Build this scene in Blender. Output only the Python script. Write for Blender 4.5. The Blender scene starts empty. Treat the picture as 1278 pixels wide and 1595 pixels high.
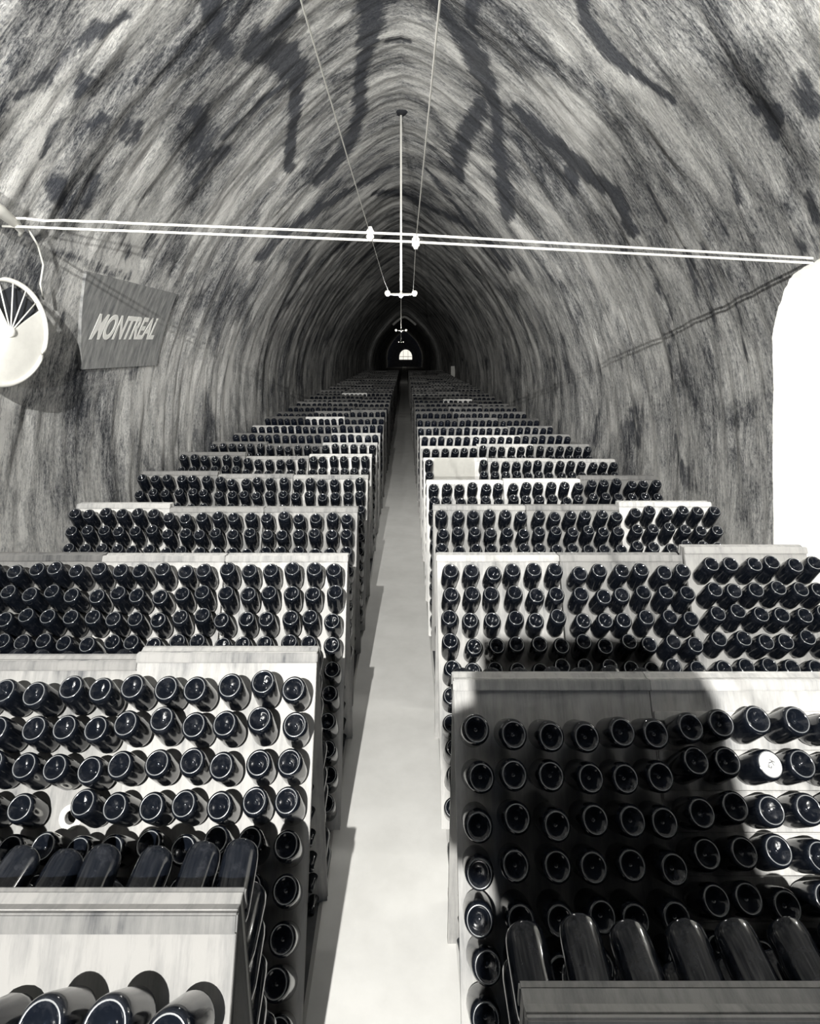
import bpy, bmesh, math, random
from mathutils import Vector, Matrix, Quaternion, noise

# ------------------------------------------------------------------ camera, world, light, exposure
SC = bpy.context.scene
C = SC.collection
CAM_H, FOC = 2.72, 1000.0
cam_d = bpy.data.cameras.new('camera'); cam = bpy.data.objects.new('camera', cam_d); C.objects.link(cam)
cam.location = (0, 0, CAM_H); cam.rotation_euler = (math.pi/2, 0, 0)
cam_d.sensor_fit = 'VERTICAL'; cam_d.sensor_height = 36.0; cam_d.lens = FOC/1595*36.0
cam_d.shift_y = (548-797.5)/1595; cam_d.shift_x = 8/1595
cam_d.clip_start = 0.05; cam_d.clip_end = 400
SC.camera = cam
SC.view_settings.view_transform = 'Standard'; SC.view_settings.look = 'None'
SC.view_settings.gamma = 1.0; SC.view_settings.use_curve_mapping = False
SC.view_settings.exposure = 0.0
SC.cycles.diffuse_bounces = 2
w = bpy.data.worlds.new('world'); SC.world = w; w.use_nodes = True
w.node_tree.nodes['Background'].inputs[0].default_value = (0.10, 0.12, 0.17, 1)
w.node_tree.nodes['Background'].inputs[1].default_value = 0.25

def lamp(name, typ, loc, energy, color=(1, 1, 1), size=0.05, target=None, **kw):
    d = bpy.data.lights.new(name, typ); o = bpy.data.objects.new(name, d); C.objects.link(o)
    o.location = loc; d.energy = energy; d.color = color
    if typ == 'AREA':
        d.shape = 'RECTANGLE'; d.size = size; d.size_y = kw.get('size_y', size)
    else:
        d.shadow_soft_size = size
    if target is not None:
        o.rotation_euler = (Vector(target)-Vector(loc)).to_track_quat('-Z', 'Y').to_euler()
    if typ == 'SPOT':
        d.spot_size = math.radians(kw.get('cone', 90)); d.spot_blend = kw.get('blend', 0.5)
    return o
WARM = (1.0, 0.985, 0.94)
lamp('flash_lamp', 'SPOT', (-0.65, -3.2, 4.6), 4700, WARM, 0.016, (-0.1, 4, 2.85), cone=76, blend=0.2)
lamp('vault_fill', 'SPOT', (-0.9, -3.0, 3.0), 2900, WARM, 0.03, (0, 7, 5.7), cone=62, blend=0.5)  # added flood that brightens the upper vault
lamp('glint_fill', 'POINT', (1.1, -0.5, 2.0), 18, WARM, 0.22)  # added fill for glints in the shaded bottle bases
lamp('blue_fill', 'AREA', (0, -8.6, 3.0), 40, (0.45, 0.62, 1.0), 4.2, (0, 10, 2.4), size_y=3.6)  # added bluish fill for the shadows, no entrance modelled

R = random.Random(7)
PI = math.pi

# ------------------------------------------------------------------ helpers
def link(name, me, mat=None, parent=None):
    o = bpy.data.objects.new(name, me); C.objects.link(o)
    if mat is not None and me is not None and len(me.materials) == 0: me.materials.append(mat)
    if parent is not None: o.parent = parent
    return o
def tag(o, label=None, cat=None, group=None, kind=None):
    if label: o['label'] = label
    if cat: o['category'] = cat
    if group: o['group'] = group
    if kind: o['kind'] = kind
    return o
def empty(name, loc=(0, 0, 0)):
    o = bpy.data.objects.new(name, None); C.objects.link(o); o.location = loc
    o.empty_display_size = 0.1
    return o
def mesh(name, V, F, smooth=False):
    me = bpy.data.meshes.new(name); me.from_pydata(V, [], F); me.update()
    if smooth: me.shade_smooth()
    return me
def box_vf(V, F, lo, hi, M=None):
    b = len(V)
    for z in (lo[2], hi[2]):
        for (x, y) in ((lo[0], lo[1]), (hi[0], lo[1]), (hi[0], hi[1]), (lo[0], hi[1])):
            p = Vector((x, y, z)); V.append(tuple(M @ p) if M else tuple(p))
    for f in ((3, 2, 1, 0), (4, 5, 6, 7), (0, 1, 5, 4), (1, 2, 6, 5), (2, 3, 7, 6), (3, 0, 4, 7)):
        F.append(tuple(b+i for i in f))
def bevel_box(name, lo, hi, bev=0.004, M=None, rough=0.0):
    bm = bmesh.new(); V, F = [], []; box_vf(V, F, lo, hi)
    vs = [bm.verts.new(v) for v in V]
    for f in F: bm.faces.new([vs[i] for i in f])
    if bev: bmesh.ops.bevel(bm, geom=bm.edges[:], offset=bev, segments=2, affect='EDGES')
    me = bpy.data.meshes.new(name)
    if M: bm.transform(M)
    bm.to_mesh(me); bm.free(); return me
def tube_vf(V, F, pts, r, n=8, cap=True):
    pts = [Vector(p) for p in pts]; b0 = len(V); up0 = None
    for i, p in enumerate(pts):
        t = (pts[min(i+1, len(pts)-1)]-pts[max(i-1, 0)]).normalized()
        a = Vector((0, 0, 1)) if abs(t.z) < 0.9 else Vector((1, 0, 0))
        s = t.cross(a).normalized(); u = s.cross(t).normalized()
        rr = r[i] if isinstance(r, (list, tuple)) else r
        for k in range(n):
            an = 2*PI*k/n; V.append(tuple(p+(s*math.cos(an)+u*math.sin(an))*rr))
    for i in range(len(pts)-1):
        for k in range(n):
            a, b = b0+i*n+k, b0+i*n+(k+1) % n
            F.append((a, b, b+n, a+n))
    if cap:
        F.append(tuple(b0+k for k in range(n))[::-1]); e = b0+(len(pts)-1)*n
        F.append(tuple(e+k for k in range(n)))
def tube(name, pts, r, mat, parent=None, n=8):
    V, F = [], []; tube_vf(V, F, pts, r, n); me = mesh(name, V, F, True); return link(name, me, mat, parent)
def lathe_vf(V, F, prof, n, M=None):
    b = len(V)
    for (r, z) in prof:
        if r < 1e-6:
            p = Vector((0, 0, z)); V.append(tuple(M @ p) if M else tuple(p)); continue
        for k in range(n):
            a = 2*PI*k/n; p = Vector((r*math.cos(a), r*math.sin(a), z)); V.append(tuple(M @ p) if M else tuple(p))
    i = b; rings = []
    for (r, z) in prof:
        if r < 1e-6: rings.append([i]); i += 1
        else: rings.append(list(range(i, i+n))); i += n
    seg = []
    for q in range(len(rings)-1):
        A, B = rings[q], rings[q+1]
        for k in range(n):
            if len(A) == 1 and len(B) == 1: continue
            if len(A) == 1: F.append((A[0], B[(k+1) % n], B[k]))
            elif len(B) == 1: F.append((A[k], A[(k+1) % n], B[0]))
            else: F.append((A[k], A[(k+1) % n], B[(k+1) % n], B[k]))
            seg.append(q)
    return seg

# ------------------------------------------------------------------ materials
def newmat(name):
    m = bpy.data.materials.new(name); m.use_nodes = True
    nt = m.node_tree; return m, nt, nt.nodes['Principled BSDF']
def N(nt, typ, **kw):
    n = nt.nodes.new(typ)
    for k, v in kw.items():
        if k.startswith('i_'):
            key = k[2:]; n.inputs[int(key) if key.isdigit() else key.replace('_', ' ')].default_value = v
        else: setattr(n, k, v)
    return n
def ramp(nt, src, stops):
    r = nt.nodes.new('ShaderNodeValToRGB'); e = r.color_ramp.elements
    while len(e) < len(stops): e.new(0.5)
    for i, (p, c) in enumerate(stops):
        e[i].position = p; e[i].color = c if len(c) == 4 else (*c, 1)
    nt.links.new(src, r.inputs[0]); return r
def mix(nt, fac, a, b, mode='MIX'):
    m = nt.nodes.new('ShaderNodeMix'); m.data_type = 'RGBA'; m.blend_type = mode
    for sock, v in ((0, fac), (6, a), (7, b)):
        if hasattr(v, 'is_output'): nt.links.new(v, m.inputs[sock])
        else: m.inputs[sock].default_value = v if sock == 0 else (*v, 1)
    return m.outputs[2]
def math_n(nt, op, a, b=0.0, clamp=False):
    m = nt.nodes.new('ShaderNodeMath'); m.operation = op; m.use_clamp = clamp
    for i, v in enumerate((a, b)):
        if hasattr(v, 'is_output'): nt.links.new(v, m.inputs[i])
        else: m.inputs[i].default_value = v
    return m.outputs[0]
def plain(name, col, rough=0.6, metal=0.0, spec=0.5):
    m, nt, p = newmat(name); p.inputs['Base Color'].default_value = (*col, 1)
    p.inputs['Roughness'].default_value = rough; p.inputs['Metallic'].default_value = metal
    p.inputs['Specular IOR Level'].default_value = spec
    return m

DARK = (0.035, 0.040, 0.055)
# chalk vault -------------------------------------------------------
m_chalk, nt, p = newmat('hewn_chalk')
uv = N(nt, 'ShaderNodeUVMap'); uv.uv_map = 'wall'
def stretched(su, sv, scale, detail, rough, dist=0.0):
    mp = N(nt, 'ShaderNodeMapping'); mp.inputs['Scale'].default_value = (su, sv, 1)
    nt.links.new(uv.outputs[0], mp.inputs[0])
    nz = N(nt, 'ShaderNodeTexNoise', i_Scale=scale, i_Detail=detail, i_Roughness=rough, i_Distortion=dist)
    nt.links.new(mp.outputs[0], nz.inputs['Vector']); return nz.outputs[0]
streak = stretched(9.0, 1.7, 2.5, 9, 0.72, 0.5)
fine = stretched(20.0, 8.0, 3.2, 6, 0.8)
blot = stretched(0.75, 0.45, 1.5, 7, 0.62, 0.6)
edge = stretched(9.0, 1.6, 2.0, 8, 0.75, 0.5)
st = N(nt, 'ShaderNodeAttribute'); st.attribute_name = 'stain_shade'
a1 = math_n(nt, 'MULTIPLY', streak, 0.45)
a2 = math_n(nt, 'MULTIPLY', fine, 0.52)
a3 = math_n(nt, 'MULTIPLY', blot, 0.70)
tone = math_n(nt, 'ADD', math_n(nt, 'ADD', a1, a2), a3)          # ~0.75 mean
tr = ramp(nt, math_n(nt, 'SUBTRACT', tone, 0.305), [(0.37, (0.03, 0.034, 0.045)), (0.44, (0.13, 0.135, 0.145)),
                          (0.52, (0.45, 0.45, 0.445)), (0.63, (0.86, 0.85, 0.82))])
edge2 = stretched(2.6, 2.0, 1.5, 6, 0.65, 0.4)
sfac = math_n(nt, 'ADD', st.outputs['Fac'], math_n(nt, 'MULTIPLY', math_n(nt, 'SUBTRACT', edge, 0.5), 1.3))
sfac = math_n(nt, 'ADD', sfac, math_n(nt, 'MULTIPLY', math_n(nt, 'SUBTRACT', edge2, 0.5), 1.1))
sfac = ramp(nt, sfac, [(0.36, (0, 0, 0)), (0.62, (1, 1, 1))]).outputs[0]
spk = ramp(nt, fine, [(0.3, (0.025, 0.029, 0.04)), (0.75, (0.13, 0.137, 0.155))]).outputs[0]
has = math_n(nt, 'MULTIPLY', sfac, math_n(nt, 'GREATER_THAN', st.outputs['Fac'], 0.02))
col = mix(nt, math_n(nt, 'MULTIPLY', has, 0.94), tr.outputs[0], spk)
nt.links.new(col, p.inputs['Base Color']); p.inputs['Roughness'].default_value = 0.9
p.inputs['Specular IOR Level'].default_value = 0.25
bsum = math_n(nt, 'ADD', math_n(nt, 'MULTIPLY', streak, 0.7), math_n(nt, 'MULTIPLY', fine, 0.4))
bp = N(nt, 'ShaderNodeBump', i_Strength=1.0, i_Distance=0.07); nt.links.new(bsum, bp.inputs['Height'])
nt.links.new(bp.outputs[0], p.inputs['Normal'])

def noisy(name, c0, c1, scale=(1, 1, 1), nscale=4.0, rough=0.8, bump=0.2, lo=0.35, hi=0.65, dist=0.01):
    m, nt, p = newmat(name)
    tc = N(nt, 'ShaderNodeTexCoord'); mp = N(nt, 'ShaderNodeMapping'); mp.inputs['Scale'].default_value = scale
    nt.links.new(tc.outputs['Object'], mp.inputs[0])
    nz = N(nt, 'ShaderNodeTexNoise', i_Scale=nscale, i_Detail=7, i_Roughness=0.65)
    nt.links.new(mp.outputs[0], nz.inputs['Vector'])
    r = ramp(nt, nz.outputs[0], [(lo, c0), (hi, c1)])
    nt.links.new(r.outputs[0], p.inputs['Base Color']); p.inputs['Roughness'].default_value = rough
    b = N(nt, 'ShaderNodeBump', i_Strength=bump, i_Distance=dist); nt.links.new(nz.outputs[0], b.inputs['Height'])
    nt.links.new(b.outputs[0], p.inputs['Normal'])
    return m
m_floor = noisy('pale_aisle_floor', (0.58, 0.575, 0.555), (0.66, 0.655, 0.635), nscale=2.5, rough=0.85, bump=0.15)
m_white_wall = noisy('whitewash', (0.80, 0.79, 0.75), (0.86, 0.85, 0.81), nscale=6, rough=0.85, bump=0.15)

# weathered board; per-object "tone" holds each rack's own timber colour and painted light falloff
m_wood, nt, p = newmat('weathered_board')
tc = N(nt, 'ShaderNodeTexCoord'); oi = N(nt, 'ShaderNodeObjectInfo')
at = N(nt, 'ShaderNodeAttribute'); at.attribute_type = 'OBJECT'; at.attribute_name = 'tone'
vadd = N(nt, 'ShaderNodeVectorMath'); vadd.operation = 'ADD'
cmb = N(nt, 'ShaderNodeCombineXYZ'); rnd = math_n(nt, 'MULTIPLY', oi.outputs['Random'], 37.0)
nt.links.new(rnd, cmb.inputs[0]); nt.links.new(rnd, cmb.inputs[2])
nt.links.new(tc.outputs['Object'], vadd.inputs[0]); nt.links.new(cmb.outputs[0], vadd.inputs[1])
mp = N(nt, 'ShaderNodeMapping'); mp.inputs['Scale'].default_value = (14, 3, 1.3); nt.links.new(vadd.outputs[0], mp.inputs[0])
g1 = N(nt, 'ShaderNodeTexNoise', i_Scale=2.2, i_Detail=8, i_Roughness=0.7); nt.links.new(mp.outputs[0], g1.inputs['Vector'])
g2 = N(nt, 'ShaderNodeTexNoise', i_Scale=2.3, i_Detail=5, i_Roughness=0.6); nt.links.new(vadd.outputs[0], g2.inputs['Vector'])
gs = math_n(nt, 'ADD', math_n(nt, 'MULTIPLY', g1.outputs[0], 0.55), math_n(nt, 'MULTIPLY', g2.outputs[0], 0.55))
wr = ramp(nt, gs, [(0.34, (0.13, 0.135, 0.15)), (0.45, (0.41, 0.41, 0.405)), (0.60, (0.63, 0.62, 0.60))])
tcol = N(nt, 'ShaderNodeCombineXYZ')
for k in range(3): nt.links.new(at.outputs['Fac'], tcol.inputs[k])
wc = mix(nt, 1.0, wr.outputs[0], tcol.outputs[0], 'MULTIPLY')
nt.links.new(wc, p.inputs['Base Color']); p.inputs['Roughness'].default_value = 0.8
b = N(nt, 'ShaderNodeBump', i_Strength=0.25, i_Distance=0.006); nt.links.new(g1.outputs[0], b.inputs['Height'])
nt.links.new(b.outputs[0], p.inputs['Normal'])

# bottle glass: nearly black, glossy, thin dust film
m_glass, nt, p = newmat('dark_bottle_glass')
tc = N(nt, 'ShaderNodeTexCoord'); oi = N(nt, 'ShaderNodeObjectInfo')
vadd = N(nt, 'ShaderNodeVectorMath'); vadd.operation = 'ADD'
nt.links.new(tc.outputs['Object'], vadd.inputs[0]); nt.links.new(oi.outputs['Location'], vadd.inputs[1])
dn = N(nt, 'ShaderNodeTexNoise', i_Scale=22.0, i_Detail=5, i_Roughness=0.7); nt.links.new(vadd.outputs[0], dn.inputs['Vector'])
dr = ramp(nt, dn.outputs[0], [(0.5, (0.005, 0.0065, 0.010)), (0.80, (0.026, 0.028, 0.034))])
nt.links.new(dr.outputs[0], p.inputs['Base Color'])
rr = ramp(nt, dn.outputs[0], [(0.45, (0.10,)*3), (0.8, (0.26,)*3)]); nt.links.new(rr.outputs[0], p.inputs['Roughness'])
p.inputs['Specular IOR Level'].default_value = 0.42; p.inputs['IOR'].default_value = 1.5
m_rim = plain('scuffed_glass_rim', (0.16, 0.165, 0.17), 0.25, 0, 0.8)
m_far_glass = plain('far_bottle_glass', (0.006, 0.008, 0.014), 0.14, 0, 0.45)
m_wire = plain('white_painted_cable', (0.80, 0.79, 0.74), 0.6)
m_porc = plain('white_porcelain', (0.84, 0.83, 0.79), 0.3)
m_dark = plain('shade_black', (0.02, 0.022, 0.028), 0.6)
m_paper = noisy('white_paper', (0.80, 0.79, 0.74), (0.86, 0.85, 0.80), nscale=5, rough=0.9, bump=0.05)
m_panel = noisy('grey_painted_panel', (0.15, 0.155, 0.16), (0.36, 0.36, 0.35), scale=(1, 4, 1), nscale=4, rough=0.85, bump=0.2)
m_disc = noisy('cream_enamel', (0.66, 0.65, 0.61), (0.80, 0.79, 0.74), nscale=3, rough=0.5, bump=0.05)
m_letter = noisy('white_sign_paint', (0.82, 0.82, 0.79), (0.92, 0.91, 0.87), nscale=12, rough=0.8, bump=0.05)
m_chalkmark = plain('chalked_base', (0.80, 0.79, 0.74), 0.8)
m_glow, nt, p = newmat('daylit_opening')
p.inputs['Base Color'].default_value = (0.8, 0.8, 0.76, 1); p.inputs['Emission Color'].default_value = (1, 0.96, 0.86, 1)
p.inputs['Emission Strength'].default_value = 1.0
m_bulb, nt, p = newmat('lit_bulb')
p.inputs['Base Color'].default_value = (0.9, 0.88, 0.8, 1); p.inputs['Emission Color'].default_value = (1, 0.95, 0.82, 1)
p.inputs['Emission Strength'].default_value = 1.2

# ------------------------------------------------------------------ the vault
PROF = [(3.02, 0.0), (3.06, 0.8), (3.08, 1.6), (3.02, 2.4), (2.84, 3.1), (2.52, 3.8), (2.08, 4.5), (1.58, 5.12),
        (1.06, 5.65), (0.60, 6.03), (0.26, 6.25), (0.0, 6.33)]
X0 = -0.05
def catmull(P, per):
    out = []
    for i in range(len(P)-1):
        p0, p1, p2, p3 = P[max(i-1, 0)], P[i], P[i+1], P[min(i+2, len(P)-1)]
        for k in range(per):
            t = k/per
            out.append(tuple(0.5*((2*p1[c])+(-p0[c]+p2[c])*t+(2*p0[c]-5*p1[c]+4*p2[c]-p3[c])*t*t+(-p0[c]+3*p1[c]-3*p2[c]+p3[c])*t**3) for c in (0, 1)))
    out.append(P[-1]); return out
full = [(x, z) for x, z in catmull(PROF, 24)]
ring = [(-x, z) for x, z in full]+[(x, z) for x, z in reversed(full[:-1])]    # left floor -> crown -> right floor
acc = [0.0]
for a, b_ in zip(ring, ring[1:]): acc.append(acc[-1]+math.hypot(b_[0]-a[0], b_[1]-a[1]))
ARC = acc[-1]
def at_arc(v):
    v = min(max(v, 0), ARC); lo, hi = 0, len(acc)-1
    while hi-lo > 1:
        m = (lo+hi)//2
        if acc[m] <= v: lo = m
        else: hi = m
    t = (v-acc[lo])/(acc[hi]-acc[lo]); a, b_ = ring[lo], ring[hi]
    x, z = a[0]+(b_[0]-a[0])*t, a[1]+(b_[1]-a[1])*t
    tx, tz = (b_[0]-a[0]), (b_[1]-a[1]); L = math.hypot(tx, tz)
    return x+X0, z, tz/L, -tx/L          # point and inward normal (x, z)
def wall_x(h, side):
    best = min(range(len(full)), key=lambda i: abs(full[i][1]-h)); return side*full[best][0]+X0

NV = 250
vs_ = [ARC*i/NV for i in range(NV+1)]
ys = []
y = -9.2
while y < 1.6: ys.append(y); y += 0.4
y = 1.6
while y < 11: ys.append(y); y += 0.05
while y < 24: ys.append(y); y += 0.09
while y < 60: ys.append(y); y += 0.35
while y <= 116: ys.append(y); y += 1.2
NY = len(ys)
# stains on the chalk and one painted cast shadow: (along the gallery, along the arc, half width along gallery, half width along arc, depth of tone) polylines
STAIN_SHADE = []
#STAIN_SHADE_BEGIN
STAIN_SHADE = [
    [(4.59,5.81,0.114,0.074,1.0),(4.84,5.77,0.127,0.078,1.0),(5.11,5.72,0.163,0.094,1.0),(5.35,5.72,0.134,0.074,1.0)],
    [(5.58,6.55,0.111,0.064,1.0),(5.73,6.32,0.144,0.079,1.0),(5.75,6.04,0.174,0.093,1.0),(5.67,5.83,0.099,0.052,1.0)],
    [(5.71,5.98,0.223,0.118,1.0),(6.21,6.16,0.316,0.157,1.0),(6.71,6.26,0.331,0.154,1.0),(7.13,6.13,0.19,0.082,1.0),(7.87,5.88,0.214,0.081,1.0),(8.68,5.64,0.266,0.09,1.0)],
    [(6.21,7.26,0.275,0.157,1.0),(6.76,7.21,0.298,0.155,1.0),(7.23,7.12,0.242,0.116,1.0),(7.75,7.0,0.201,0.089,1.0),(8.41,6.93,0.263,0.106,1.0),(8.94,6.9,0.298,0.113,1.0),(9.6,6.68,0.386,0.132,1.0),(9.94,6.34,0.359,0.114,1.0),(10.07,5.9,0.31,0.093,1.0)],
    [(6.32,7.82,0.13,0.073,1.0),(6.51,8.05,0.171,0.09,1.0),(6.69,8.29,0.233,0.115,1.0),(6.9,8.52,0.306,0.143,1.0),(7.19,8.7,0.283,0.124,1.0),(7.75,8.93,0.249,0.098,1.0),(8.54,9.12,0.281,0.098,1.0),(9.41,9.4,0.422,0.13,1.0),(10.38,9.74,0.531,0.143,1.0)],
    [(7.98,8.71,0.28,0.11,1.0),(8.92,8.62,0.403,0.144,1.0),(9.98,8.6,0.467,0.149,1.0),(11.02,8.75,0.313,0.089,1.0)],
    [(5.97,8.33,0.174,0.096,1.0),(6.3,8.35,0.166,0.087,1.0)],
    [(4.8,9.24,0.108,0.066,1.0),(4.97,9.36,0.107,0.063,1.0),(4.98,9.57,0.1,0.057,1.0),(4.99,9.74,0.082,0.046,1.0),(4.86,9.97,0.069,0.039,1.0),(4.74,10.28,0.048,0.03,1.0)],
    [(7.15,9.09,0.118,0.049,1.0),(7.13,9.5,0.204,0.082,1.0),(6.99,9.88,0.244,0.097,1.0),(6.82,10.25,0.237,0.094,1.0),(6.52,10.56,0.182,0.075,1.0),(6.69,10.98,0.154,0.062,1.0)],
    [(6.97,9.98,0.203,0.08,1.0),(7.45,10.22,0.188,0.069,1.0)],
    [(4.02,10.67,0.083,0.055,1.0),(3.93,10.69,0.08,0.054,1.0),(3.96,10.79,0.081,0.055,1.0),(4.06,10.89,0.043,0.03,1.0)],
    [(3.85,10.75,0.064,0.044,1.0),(3.88,10.8,0.052,0.036,1.0)],
    [(3.52,10.65,0.064,0.049,0.8),(3.61,10.77,0.101,0.075,0.8),(3.6,10.86,0.067,0.05,0.8)],
    [(4.24,11.52,0.151,0.098,0.62),(4.27,11.61,0.137,0.088,0.62)],
    [(3.99,11.29,0.054,0.037,0.8),(4.06,11.45,0.069,0.047,0.8)],
    [(5.08,11.27,0.099,0.053,0.62),(5.15,11.4,0.101,0.053,0.62)],
    [(5.84,10.68,0.073,0.034,0.8),(5.92,10.91,0.09,0.041,0.8),(5.92,11.04,0.06,0.03,0.8)],
    [(4.62,10.84,0.037,0.03,0.8),(4.66,10.99,0.047,0.03,0.8),(4.74,11.18,0.048,0.03,0.8)],
    [(4.17,5.26,0.056,0.038,0.8),(4.05,5.03,0.074,0.051,0.8),(3.98,4.83,0.078,0.055,0.8),(3.94,4.69,0.071,0.05,0.8),(3.91,4.55,0.064,0.045,0.8),(3.81,4.41,0.048,0.035,0.8)],
    [(4.22,4.76,0.074,0.048,0.8),(4.25,4.64,0.06,0.039,0.8)],
    [(4.62,4.64,0.071,0.043,0.8),(4.54,4.51,0.051,0.031,0.8)],
    [(4.27,4.45,0.053,0.034,0.8),(4.27,4.32,0.061,0.039,0.8),(4.29,4.15,0.038,0.03,0.8)],
    [(4.92,4.7,0.09,0.051,0.8),(5.01,4.59,0.073,0.04,0.8),(5.23,4.55,0.057,0.03,0.8)],
    [(5.04,4.79,0.063,0.035,0.8),(5.15,4.64,0.066,0.036,0.8)],
    [(4.58,4.04,0.13,0.079,0.8),(4.74,3.95,0.093,0.055,0.8)],
    [(5.0,4.23,0.125,0.069,0.8),(5.09,3.99,0.086,0.047,0.8)],
    [(5.66,5.15,0.183,0.091,0.8),(6.04,5.09,0.328,0.153,0.8),(6.2,4.96,0.252,0.114,0.8)],
    [(6.51,5.01,0.174,0.075,0.8),(6.65,5.1,0.18,0.076,0.8)],
    [(6.7,6.03,0.085,0.039,0.8),(6.58,5.69,0.118,0.053,0.8),(6.5,5.42,0.118,0.052,0.8),(6.44,5.15,0.068,0.03,0.8)],
    [(6.77,5.15,0.187,0.078,0.8),(6.64,4.89,0.164,0.069,0.8),(6.55,4.66,0.089,0.038,0.8)],
    [(12.42,7.32,0.199,0.057,0.8),(12.32,6.89,0.309,0.085,0.8),(11.98,6.29,0.368,0.096,0.8),(11.24,5.59,0.398,0.103,0.8),(10.66,5.06,0.418,0.11,0.8),(10.23,4.4,0.348,0.094,0.8)],
    [(11.2,5.76,0.195,0.052,0.8),(11.01,5.3,0.293,0.076,0.8),(10.72,4.95,0.236,0.062,0.8)],
    [(13.27,6.83,0.241,0.061,0.8),(14.57,7.43,0.408,0.101,0.8),(14.98,7.9,0.442,0.103,0.8),(14.49,8.42,0.37,0.083,0.8),(13.76,9.11,0.291,0.063,0.8)],
    [(12.14,8.02,0.148,0.042,0.8),(12.51,8.46,0.277,0.072,0.8),(13.25,9.14,0.271,0.061,0.8),(12.94,9.77,0.345,0.074,0.8),(12.92,10.51,0.357,0.074,0.8)],
    [(4.27,3.63,0.052,0.034,0.62),(4.45,3.62,0.073,0.046,0.62),(4.69,3.61,0.09,0.054,0.62),(4.97,3.58,0.101,0.057,0.62),(5.34,3.54,0.116,0.061,0.62),(5.88,3.52,0.126,0.061,0.62),(6.36,3.52,0.131,0.059,0.62)],  # cast shadow across the upper left wall, painted in
    [(5.81,3.91,0.167,0.08,0.62),(6.23,3.72,0.159,0.072,0.62)],
    [(6.47,3.98,0.208,0.089,0.62),(6.49,3.76,0.138,0.06,0.62)],
    [(5.47,3.09,0.059,0.031,0.62),(5.55,2.89,0.072,0.038,0.62)],
    [(4.55,3.7,0.042,0.03,0.62),(4.73,3.47,0.045,0.03,0.62),(4.97,3.24,0.039,0.03,0.62),(5.15,3.04,0.042,0.03,0.62)],
    [(7.21,2.61,0.177,0.075,0.62),(7.2,2.42,0.135,0.058,0.62)],
    [(5.69,3.32,0.039,0.03,0.62),(6.03,2.66,0.042,0.03,0.62)],
    [(10.39,1.25,0.287,0.096,0.62),(10.29,0.54,0.322,0.118,0.62)],
    [(12.73,12.51,0.633,0.146,0.62),(12.84,13.16,0.547,0.133,0.62)],
    [(8.52,13.14,0.429,0.157,0.62),(8.62,13.37,0.375,0.139,0.62)],
    [(7.23,13.39,0.338,0.15,0.62),(6.98,13.63,0.41,0.193,0.62),(6.75,13.76,0.22,0.109,0.62)],
    [(6.63,11.73,0.091,0.038,0.62),(6.98,12.29,0.116,0.048,0.62),(7.17,12.66,0.099,0.041,0.62)],
    [(5.5,11.36,0.09,0.044,0.62),(5.68,11.76,0.134,0.065,0.62),(5.87,12.06,0.112,0.054,0.62)],
    [(5.3,11.63,0.07,0.037,0.62),(5.39,11.97,0.083,0.043,0.62),(5.52,12.42,0.06,0.032,0.62)],
    [(5.82,11.36,0.129,0.06,0.62),(5.96,11.8,0.161,0.075,0.62)],
    [(6.65,11.29,0.113,0.046,0.62),(6.79,11.65,0.115,0.047,0.62),(6.67,11.87,0.073,0.031,0.62)],
    [(10.13,13.39,0.295,0.093,0.62),(10.3,13.82,0.29,0.095,0.62)],
    [(8.06,13.1,0.241,0.093,0.62),(8.44,13.56,0.252,0.097,0.62)],
    [(33.51,12.76,1.287,0.116,0.62)],
    [(7.33,7.36,0.104,0.051,0.8),(7.34,7.66,0.086,0.042,0.8)],
]
#STAIN_SHADE_END
cols = [at_arc(v) for v in vs_]
stain_shade = [0.0]*(NY*(NV+1))
dv = ARC/NV
import bisect
for poly in STAIN_SHADE:
    pts = poly if len(poly) > 1 else [poly[0], poly[0]]
    for (ya, va, wya, wva, amp), (yb, vb, wyb, wvb, _) in zip(pts, pts[1:]):
        steps = max(2, int(max(abs(yb-ya)/max(0.4*min(wya, wyb), .01), abs(vb-va)/max(0.4*min(wva, wvb), .01))))
        for s in range(steps+1):
            t = s/steps
            cy, cv, wy, wv = ya+(yb-ya)*t, va+(vb-va)*t, wya+(wyb-wya)*t, wva+(wvb-wva)*t
            j0, j1 = bisect.bisect_left(ys, cy-1.5*wy), bisect.bisect_right(ys, cy+1.5*wy)
            i0, i1 = max(0, int((cv-1.5*wv)/dv)), min(NV, int((cv+1.5*wv)/dv)+1)
            for j in range(j0, min(j1, NY)):
                for i in range(i0, i1+1):
                    d = math.hypot((ys[j]-cy)/wy, (vs_[i]-cv)/wv)
                    f = (1.0-0.5*d)*amp
                    k = j*(NV+1)+i
                    if f > stain_shade[k]: stain_shade[k] = f
V = []
for j, yy in enumerate(ys):
    for i, v in enumerate(vs_):
        x, z, nx, nz = cols[i]
        d = 0.05*noise.noise((yy*0.55, v*0.45, 3.1))+0.035*noise.noise((yy*2.4, v*0.6, 9.0))
        d += 0.022*noise.noise((yy*7.0, v*1.1, 1.7))+0.014*noise.noise((yy*13.0, v*3.4, 5.2))
        if yy > 20: d *= 0.7
        if 4.0 < yy < 8.1 and x < -2 and 2.3 < z < 3.6: d *= 0.25
        V.append((x+nx*d, yy, z+nz*d))
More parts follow.
